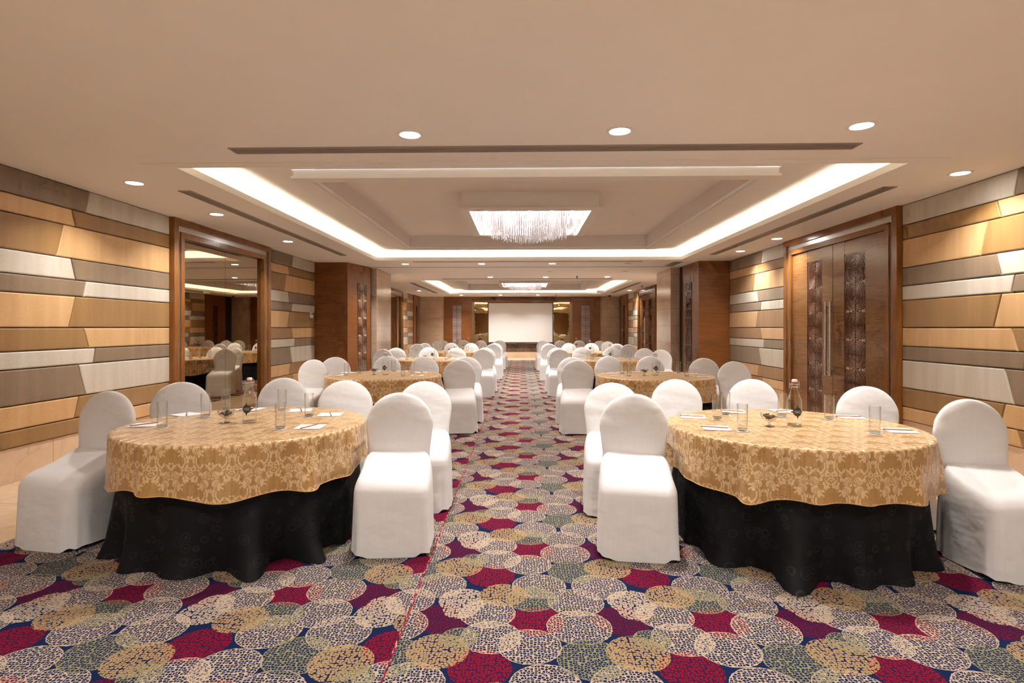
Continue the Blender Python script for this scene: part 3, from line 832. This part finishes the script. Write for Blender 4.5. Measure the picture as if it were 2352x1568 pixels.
me_leg = MB().tube([(0, 0, 0.006), (0, 0, .40)], .011, 10).mesh('leg', 'steel', 40)
def chair(x, y, deg, var, legs, label, group):
    c = tag(empty('banquet_chair', (x, y, 0), R(deg)), label, 'chair', group)
    mb, ms = CHM[var % 4]
    link('backrest', mb, c); link('seat', ms, c)
    if legs:
        for lx, ly in ((-.20, -.20), (.20, -.20), (-.19, .175), (.19, .175)): link('leg', me_leg, c, (lx, ly, 0))
    return c

# ------------------------------------------------------------------ table layouts (dx, dy relative to the table centre; deg turns the seat)
# deg = 0 faces the camera end; positive turns toward +x
LAY = {
    'L': dict(seats=dict(A=(-1.085, -.17, -9), B=(-.85, .52, 18), C=(-.23, .93, 2), D=(.46, .70, 14), E=(1.11, .62, 3), F=(1.09, -.22, 5))),
    'R': dict(seats=dict(A=(1.025, -.47, 0), B=(.84, .33, -4), C=(.22, .93, 0), D=(-.44, .90, 4), E=(-1.09, .56, -4), F=(-1.08, -.22, -7))),
}
TABLES = {'L': [(-1.92, 3.95), (-1.94, 8.0), (-1.90, 12.0), (-1.88, 15.85), (-1.86, 19.45)],
          'R': [(1.82, 3.92), (1.85, 8.0), (1.86, 12.1), (1.84, 15.6), (1.83, 19.2)]}
TR = .80
TZ = .75
KT = 1.1167
def allowed(theta, seats, margin):
    """largest cloth radius in direction theta that clears the chair seats"""
    best = 9
    for (dx, dy, dg) in seats.values():
        c, s_ = cos(R(-dg)), sin(R(-dg))
        r = .45
        while r < 1.1:
            px, py = r * cos(theta) - dx, r * sin(theta) - dy
            lx, ly = c * px - s_ * py, s_ * px + c * py
            if abs(lx) < .25 + margin and -.255 - margin < ly < .25 + margin: best = min(best, r); break
            r += .01
    return best
def smooth_periodic(a, it):
    n = len(a)
    for _ in range(it): a = [(a[i - 1] + 2 * a[i] + a[(i + 1) % n]) / 4 for i in range(n)]
    return a
def cloth_meshes(side):
    seats = LAY[side]['seats']; rnd = random.Random(3 if side == 'L' else 11)
    N = 240
    th = [2 * pi * i / N for i in range(N)]
    al = [allowed(t_, seats, .035) for t_ in th]
    al = [min(al[(i + k) % N] for k in range(-3, 4)) for i in range(N)]
    al2 = smooth_periodic([min(a, 1.0) for a in al], 6)
    al2 = [min(a, b) for a, b in zip(al2, al)]
    def folds(k0, k1, n, p):
        comps = [(rnd.randint(k0, k1), rnd.uniform(0, 6.28), rnd.uniform(.5, 1)) for _ in range(n)]
        o_ = [sum(c[2] * sin(c[0] * t_ + c[1]) for c in comps) for t_ in th]
        mx_ = max(abs(x) for x in o_)
        return [x / mx_ for x in o_]
    fg = folds(8, 19, 4, 1); fd = folds(3, 7, 4, 1); fb = folds(8, 17, 4, 1); fb2 = folds(5, 9, 4, 1)
    # gold topper
    mb = MB(); uv = []
    vs = []; fs = []
    rad = [0.0] + [TR * k / 12 for k in range(1, 12)] + [TR - .012]
    vs.append((0, 0, TZ + .006)); uv.append((0, 0))
    def ringv(fn):
        b = len(vs)
        for i in range(N):
            (r, z, uu) = fn(i); vs.append((r * cos(th[i]), r * sin(th[i]), z)); uv.append(uu)
        return b
    starts = []
    for r in rad[1:]:
        starts.append(ringv(lambda i: (r, TZ + .006 + .0012 * sin(3 * th[i] + r * 20), (r * cos(th[i]), r * sin(th[i])))))
    starts.append(ringv(lambda i: (TR - .003, TZ + .003, ((TR) * cos(th[i]), TR * sin(th[i])))))
    for i in range(N): fs.append((0, starts[0] + i, starts[0] + (i + 1) % N))
    def join(a, b):
        for i in range(N): k = (i + 1) % N; fs.append((a + i, b + i, b + k, a + k))
    for a, b in zip(starts, starts[1:]): join(a, b)
    K = 16; sk = []
    for k in range(0, K + 1):
        q = k / K
        def fn(i):
            L = .290 + .030 * fd[i] + .012 * fg[i]
            fl = TR + .004 + .020 * q + .085 * q ** 1.15 * (max(0, fg[i]) ** 1.3 - .12)
            zz = TZ - .004 - L * q
            lim = al2[i] + max(0, min(1, (zz - .60) / .08)) * .4
            fl = max(.40, min(fl, lim))
            return (fl, TZ - .004 - L * q, (th[i] * TR * 1.0 + .05, -L * q + .03))
        sk.append(ringv(fn))
    # separate seam column for the skirt uv
    join(starts[-1], sk[0])
    for a, b in zip(sk, sk[1:]): join(a, b)
    mb.v, mb.f = vs, fs
    me = mb.mesh('gold_tablecloth', 'gold_damask', True)
    l = me.uv_layers.new(name='UVMap'); s0 = sk[0]
    for pl_ in me.polygons:
        skirt = all(v >= starts[-1] for v in pl_.vertices)
        ids = [(v - starts[-1]) % N for v in pl_.vertices] if skirt else []
        wrapq = skirt and 0 in ids and N - 1 in ids
        for li in pl_.loop_indices:
            v = me.loops[li].vertex_index
            u_, v_ = uv[v]
            if skirt:
                i = (v - starts[-1]) % N
                if v < s0: u_, v_ = (th[i] * TR + .05, .034)
                if wrapq and i == 0: u_ += 2 * pi * TR
            l.data[li].uv = (u_, v_)
    recalc(me)
    b0 = sk[-1]; hem = [Vector(vs[b0 + i]) for i in range(N)]
    hm = MB(); rr_ = []
    for i in range(N):
        d_ = (hem[(i + 1) % N] - hem[i - 1]).normalized(); a_ = d_.cross(Vector((0, 0, 1))).normalized(); u_ = a_.cross(d_)
        rr_.append([tuple(hem[i] + a_ * (.0035 * cos(2 * pi * j / 6 + i)) + u_ * (.0035 * sin(2 * pi * j / 6 + i) + .002)) for j in range(6)])
    hv = [p for r in rr_ for p in r]; hf = [(i * 6 + j, i * 6 + (j + 1) % 6, ((i + 1) % N) * 6 + (j + 1) % 6, ((i + 1) % N) * 6 + j) for i in range(N) for j in range(6)]
    hm.v, hm.f = hv, hf
    me_h = hm.mesh('braided_hem', 'hem_cord', True); recalc(me_h)
    # black under-cloth to the floor
    vs2, fs2, uv2 = [], [], []
    K = 22
    for k in range(K + 1):
        q = k / K
        for i in range(N):
            z = TZ - .012 - (TZ - .012 - .009) * q
            q2 = max(0, q - .42) / .58
            r = TR - .040 + (.135 * q2 ** 1.1) * max(fb[i], -.45) + .04 * q2 * (fb2[i] + .1)
            if q > .86: r += (q - .86) / .14 * .035 * max(0, fb[i] + .3)
            lim = al2[i] - .025 + max(0, min(1, (z - .67) / .05)) * .4
            r = max(.36, min(r, lim))
            vs2.append((r * cos(th[i]), r * sin(th[i]), z)); uv2.append((th[i] * TR, z))
    for k in range(K):
        for i in range(N): j = (i + 1) % N; fs2.append((k * N + i, k * N + j, (k + 1) * N + j, (k + 1) * N + i))
    top = len(vs2); vs2.append((0, 0, TZ - .008)); uv2.append((0, 0))
    for i in range(N): fs2.append((top, i, (i + 1) % N))
    mb = MB(); mb.v, mb.f = vs2, fs2
    me2 = mb.mesh('black_tablecloth', 'black_damask', True, uv2); recalc(me2)
    return me, me2, me_h
CL = {s_: cloth_meshes(s_) for s_ in 'LR'}

# ------------------------------------------------------------------ table ware prototypes
def merge_lathe(prof, mat, name, n=28, c0=False, c1=False):
    me = MB().lathe(prof, n, 0, 0, c0, c1).mesh(name, mat, 50); recalc(me); return me
gr, gh = .032, .172
me_gl = merge_lathe([(gr - .003, .0008), (gr, .004), (gr + .001, gh - .002), (gr - .0005, gh), (gr - .002, gh - .002), (gr - .0035, .016), (.0005, .015)], 'clear_glass', 'tumbler', c0=True)
me_glb = merge_lathe([(gr - .004, .0016), (gr - .0035, .014), (.001, .0145)], 'glass_base', 'glass_base', c0=True)
# swing-top bottle
me_bt = merge_lathe([(.040, .001), (.045, .004), (.046, .012), (.046, .165), (.0455, .175), (.041, .188), (.022, .240), (.0195, .252), (.0195, .272), (.023, .276), (.023, .288), (.0185, .290), (.0165, .286), (.0165, .25)], 'bottle_glass', 'glass_body', 32, c0=True)
me_btb = merge_lathe([(.039, .0025), (.0435, .006), (.0435, .013), (.02, .009), (.001, .008)], 'glass_base', 'thick_base', 32, c0=True)
me_wat = merge_lathe([(.001, .014), (.0432, .0145), (.0432, .165), (.0425, .174), (.0385, .185), (.0285, .211), (.001, .2111)], 'water', 'water', 32)
me_stop = merge_lathe([(.0165, .292), (.0175, .296), (.0175, .308), (.014, .314), (.001, .3155)], 'ceramic_stopper', 'stopper', 20, c0=True)
me_gask = merge_lathe([(.0155, .2885), (.0185, .290), (.0185, .296), (.0155, .297)], 'red_rubber', 'gasket', 20)
m = MB()
for sg in (-1, 1):
    m.tube([(sg * .002, 0, .311), (sg * .020, 0, .309), (sg * .031, 0, .296), (sg * .033, 0, .278), (sg * .030, 0, .258), (sg * .027, 0, .254)], .0017, 6)
    m.tube([(sg * .022, 0, .284), (sg * .033, 0, .274)], .0015, 6)
m.lathe([(.0215, .262), (.0232, .2635), (.0215, .265)], 20)
m.lathe([(.0242, .281), (.0256, .2825), (.0242, .284)], 20)
me_wire = m.mesh('wire_bail', 'steel', 50)
# printed badge: disc with four points, on the bottle wall facing the camera end
def on_bottle(x, z, r=.0466): return (r * sin(x / .046), -r * cos(x / .046), z)
m = MB(); cz = .100; rr = .0295
pts = []
N = 96
for j in range(N):
    a = 2 * pi * j / N
    best = rr
    for q in range(4):
        da = abs((a - q * pi / 2 + pi) % (2 * pi) - pi)
        best = max(best, rr + .017 * max(0, 1 - da / .15) ** .6) if da < .15 else best
    pts.append((best * cos(a), best * sin(a)))
rs = [[on_bottle(x * k, cz + z * k) for x, z in pts] for k in (1, .75, .5, .25, .02)]
m.rings(rs, False, True)
me_badge = m.mesh('printed_badge', 'label_ink', True)
def text_mesh(txt, size, zc):
    cu = bpy.data.curves.new('lettering', 'FONT'); cu.body = txt; cu.size = size; cu.align_x = 'CENTER'; cu.align_y = 'CENTER'; cu.resolution_u = 2
    ob = bpy.data.objects.new('lettering', cu); col.objects.link(ob)
    dg = bpy.context.evaluated_depsgraph_get(); dg.update()
    me = bpy.data.meshes.new_from_object(ob.evaluated_get(dg))
    bpy.data.objects.remove(ob); bpy.data.curves.remove(cu)
    vs = [on_bottle(v.co.x, zc + v.co.y, .0471) for v in me.vertices]; fs = [tuple(p_.vertices) for p_ in me.polygons]
    bpy.data.meshes.remove(me)
    return vs, fs
m = MB()
m.add(*text_mesh('RADISSON', .0088, cz + .004)); 
for x in range(-7, 8, 2):
    m.add([on_bottle(x * .0021 + dx, cz - .0032 + dz, .0471) for dx, dz in ((-.0013, -.0016), (.0013, -.0016), (.0013, .0016), (-.0013, .0016))], [(0, 1, 2, 3)])
for x in range(-6, 7, 2):
    m.add([on_bottle(x * .0028 + dx, cz - .0085 + dz, .0471) for dx, dz in ((-.0018, -.0006), (.0018, -.0006), (.0018, .0006), (-.0018, .0006))], [(0, 1, 2, 3)])
me_text = m.mesh('lettering', 'label_white')
# footed bowl
me_bowl = merge_lathe([(.032, .001), (.034, .004), (.012, .010), (.008, .018), (.010, .030), (.026, .038), (.044, .052), (.054, .072), (.056, .088), (.0545, .089), (.052, .073), (.042, .055), (.024, .042), (.001, .040)], 'clear_glass', 'footed_bowl', 28, c0=True)
me_bfoot = merge_lathe([(.031, .0015), (.010, .009), (.0065, .018), (.008, .029), (.001, .031)], 'glass_base', 'bowl_foot', 20, c0=True)
# sweets
def sweet_mesh():
    m = MB()
    m.rings([[(x, .008 * r * cos(a), .008 * r * sin(a)) for a in [2 * pi * j / 10 for j in range(10)]] for x, r in
             ((-.019, .9), (-.017, 1.0), (-.011, .35), (-.009, .8), (-.004, 1.05), (.004, 1.05), (.009, .8), (.011, .35), (.017, 1.0), (.019, .9))])
    return m.mesh('wrapped_sweet', 'sweet_wrap', True)
me_sw = sweet_mesh()
PADW, PADH = .085, .115
me_pad = MB().box(-PADW, PADW, -PADH * .72, PADH * .72, .0, .004).mesh('notepad', 'paper')
m = MB(); m.lathe([(.046, 0.0), (.047, .001), (.046, .002), (.0005, .002)], 4, 0, 0, True, False)
me_coaster = m.mesh('paper_coaster', 'paper')
m = MB()
hexr = lambda z, r: [(z, r * cos(a), r * sin(a)) for a in [2 * pi * j / 6 for j in range(6)]]
m.rings([hexr(-.085, .0036), hexr(.066, .0036)]); me_pw = m.mesh('pencil', 'pencil_wood')
m = MB(); m.rings([hexr(.066, .0036), hexr(.083, .0009)]); m.rings([hexr(-.094, .0037), hexr(-.085, .0037)]); me_pt = m.mesh('tip', 'pencil_tip')

# positions on the first tables: measured on the table plane, relative to the table centre
def rel(lst, cx, cy): return [(x * KT - cx, y * KT - cy) for x, y in lst]
POS = {
    'L': dict(glass=rel([(-2.13, 3.33), (-2.10, 3.74), (-2.125, 4.05), (-1.70, 4.01), (-1.417, 3.77), (-1.41, 3.30)], -1.92, 3.95),
              pad=rel([(-2.29, 3.42), (-2.28, 3.83), (-1.97, 4.09), (-1.58, 4.05), (-1.30, 3.85), (-1.26, 3.37)], -1.92, 3.95),
              bottle=rel([(-1.70, 3.525)], -1.92, 3.95)[0], bowl=rel([(-1.84, 3.51)], -1.92, 3.95)[0],
              padrot=(12, -25, -8, 14, 8, 3), penrot=(55, 120, 60, 115, 112, 72)),
    'R': dict(glass=rel([(1.97, 3.23), (1.99, 3.74), (1.74, 3.85), (1.387, 3.91), (1.265, 3.72), (1.265, 3.30)], 1.82, 3.92),
              pad=rel([(2.17, 3.33), (2.17, 3.83), (1.86, 4.09), (1.49, 4.06), (1.14, 3.82), (1.146, 3.39)], 1.82, 3.92),
              bottle=rel([(1.647, 3.485)], 1.82, 3.92)[0], bowl=rel([(1.485, 3.46)], 1.82, 3.92)[0],
              padrot=(-8, -10, 5, -12, -14, -12), penrot=(-12, -10, 30, -30, -22, -24)),
}
ROW = ['nearest', 'second', 'third', 'fourth', 'farthest']
SIDE = {'L': 'mirrored-door side', 'R': 'carved-door side'}
SEATN = dict(A='wall-side front', B='wall-side back', C='screen-side, wall half', D='screen-side, aisle half', E='aisle-side back', F='aisle-side front')
TOP = TZ + .0075
rnd = random.Random(21)
for side in 'LR':
    for r, (tx, ty) in enumerate(TABLES[side]):
        sd, rw = SIDE[side], ROW[r]
        o = tag(link('gold_tablecloth', CL[side][0], None, (tx, ty, 0)), 'gold damask topper cloth on the %s round table, %s' % (rw, sd), 'tablecloth', 'gold tablecloths')
        link('braided_hem', CL[side][2], o)
        o = tag(link('black_tablecloth', CL[side][1], None, (tx, ty, 0)), 'black floor-length cloth under the gold topper, %s table, %s' % (rw, sd), 'tablecloth', 'black tablecloths')
        for q, (k, (dx, dy, dg)) in enumerate(LAY[side]['seats'].items()):
            j = 0 if r == 0 else 1
            chair(tx + dx + j * rnd.uniform(-.012, .012), ty + dy + j * rnd.uniform(-.01, .02), dg + j * rnd.uniform(-3, 3), r * 2 + q, r < 2,
                  'white covered chair, %s place of the %s table, %s' % (SEATN[k], rw, sd), 'white banquet chairs')
        P_ = POS[side]
        def spot(p_, am=.0): return (tx + p_[0] + am * (r > 0) * rnd.uniform(-1, 1), ty + p_[1] + am * (r > 0) * rnd.uniform(-1, 1), TOP)
        b = tag(empty('water_bottle', spot(P_['bottle'], .02), R(rnd.uniform(-8, 8) if r else 0)), 'clear swing-top water bottle on the %s table, %s' % (rw, sd), 'bottle', 'water bottles')
        for nm, me_ in (('thick_base', me_btb), ('water', me_wat), ('stopper', me_stop), ('gasket', me_gask), ('wire_bail', me_wire)): link(nm, me_, b)
        bd = link('glass_body', me_bt, b); lb = link('printed_badge', me_badge, b); link('lettering', me_text, lb)
        b = tag(empty('glass_bowl', spot(P_['bowl'], .02)), 'small footed glass bowl of sweets on the %s table, %s' % (rw, sd), 'bowl', 'sweet bowls')
        link('bowl', me_bowl, b); link('foot', me_bfoot, b)
        bl = b.location
        for s_ in range(7 if r < 2 else 4):
            a = s_ * 2.4; rad_ = .010 + .0035 * s_ if r < 2 else .014
            w = link('wrapped_sweet', me_sw, None, (bl.x + rad_ * cos(a), bl.y + rad_ * sin(a), TOP + .056 + .0032 * s_))
            w.rotation_euler = (0, rnd.uniform(-.3, .3), a * 1.7)
            tag(w, 'dark wrapped sweet in the glass bowl on the %s table, %s' % (rw, sd), 'sweet', 'sweets in the %s bowl, %s' % (rw, sd))
        for q in range(6):
            k = 'ABCDEF'[q]
            g = P_['glass'][q]; pd = P_['pad'][q]
            sg = spot(g, .02)
            cst = tag(link('paper_coaster', me_coaster, None, sg), 'white paper coaster under the %s glass, %s table, %s' % (SEATN[k], rw, sd), 'coaster', 'paper coasters')
            cst.rotation_euler.z = R(45 + P_['padrot'][q] * 1.5)
            t_ = tag(empty('drinking_glass', (sg[0], sg[1], TOP + .0025)), 'tall clear glass at the %s place of the %s table, %s' % (SEATN[k], rw, sd), 'glass', 'drinking glasses')
            link('tumbler', me_gl, t_); link('glass_base', me_glb, t_)
            sp_ = spot(pd, .012)
            n_ = tag(link('notepad', me_pad, None, sp_), 'white notepad at the %s place of the %s table, %s' % (SEATN[k], rw, sd), 'notepad', 'notepads')
            n_.rotation_euler.z = R(P_['padrot'][q])
            pc = tag(empty('pencil', (sp_[0], sp_[1], TOP + .0078), R(P_['penrot'][q])), 'brown pencil on the notepad, %s place, %s table, %s' % (SEATN[k], rw, sd), 'pencil', 'pencils')
            link('shaft', me_pw, pc); link('tip', me_pt, pc)

# ------------------------------------------------------------------ camera, world, view
cam = bpy.data.cameras.new('camera'); co_ = bpy.data.objects.new('camera', cam); col.objects.link(co_)
FPX = 1310.0
cam.sensor_width = 36; cam.sensor_fit = 'HORIZONTAL'; cam.lens = FPX / 2352 * 36
cam.shift_x = 10 / 2352; cam.shift_y = -32 / 2352
cam.clip_start = .05; cam.clip_end = 100
co_.location = (0, 0, EYE); co_.rotation_euler = (R(90), 0, math.atan(32 / FPX))
scn.camera = co_
w = bpy.data.worlds.new('world'); scn.world = w; w.use_nodes = True
w.node_tree.nodes['Background'].inputs[0].default_value = (1.0, 0.96, 0.94, 1)
w.node_tree.nodes['Background'].inputs[1].default_value = 1.1  # fill light entering through the added rear window
vs_ = scn.view_settings
vs_.view_transform = 'Standard'; vs_.look = 'None'; vs_.gamma = 1; vs_.use_curve_mapping = False; vs_.exposure = 0.31
scn.cycles.max_bounces = 6; scn.cycles.transparent_max_bounces = 16; scn.cycles.diffuse_bounces = 4; scn.cycles.glossy_bounces = 4
scn.cycles.use_adaptive_sampling = True; scn.cycles.adaptive_threshold = 0.09; scn.cycles.adaptive_min_samples = 12; scn.cycles.use_denoising = True
scn.cycles.sample_clamp_indirect = 6.0; scn.cycles.caustics_reflective = False; scn.cycles.caustics_refractive = False
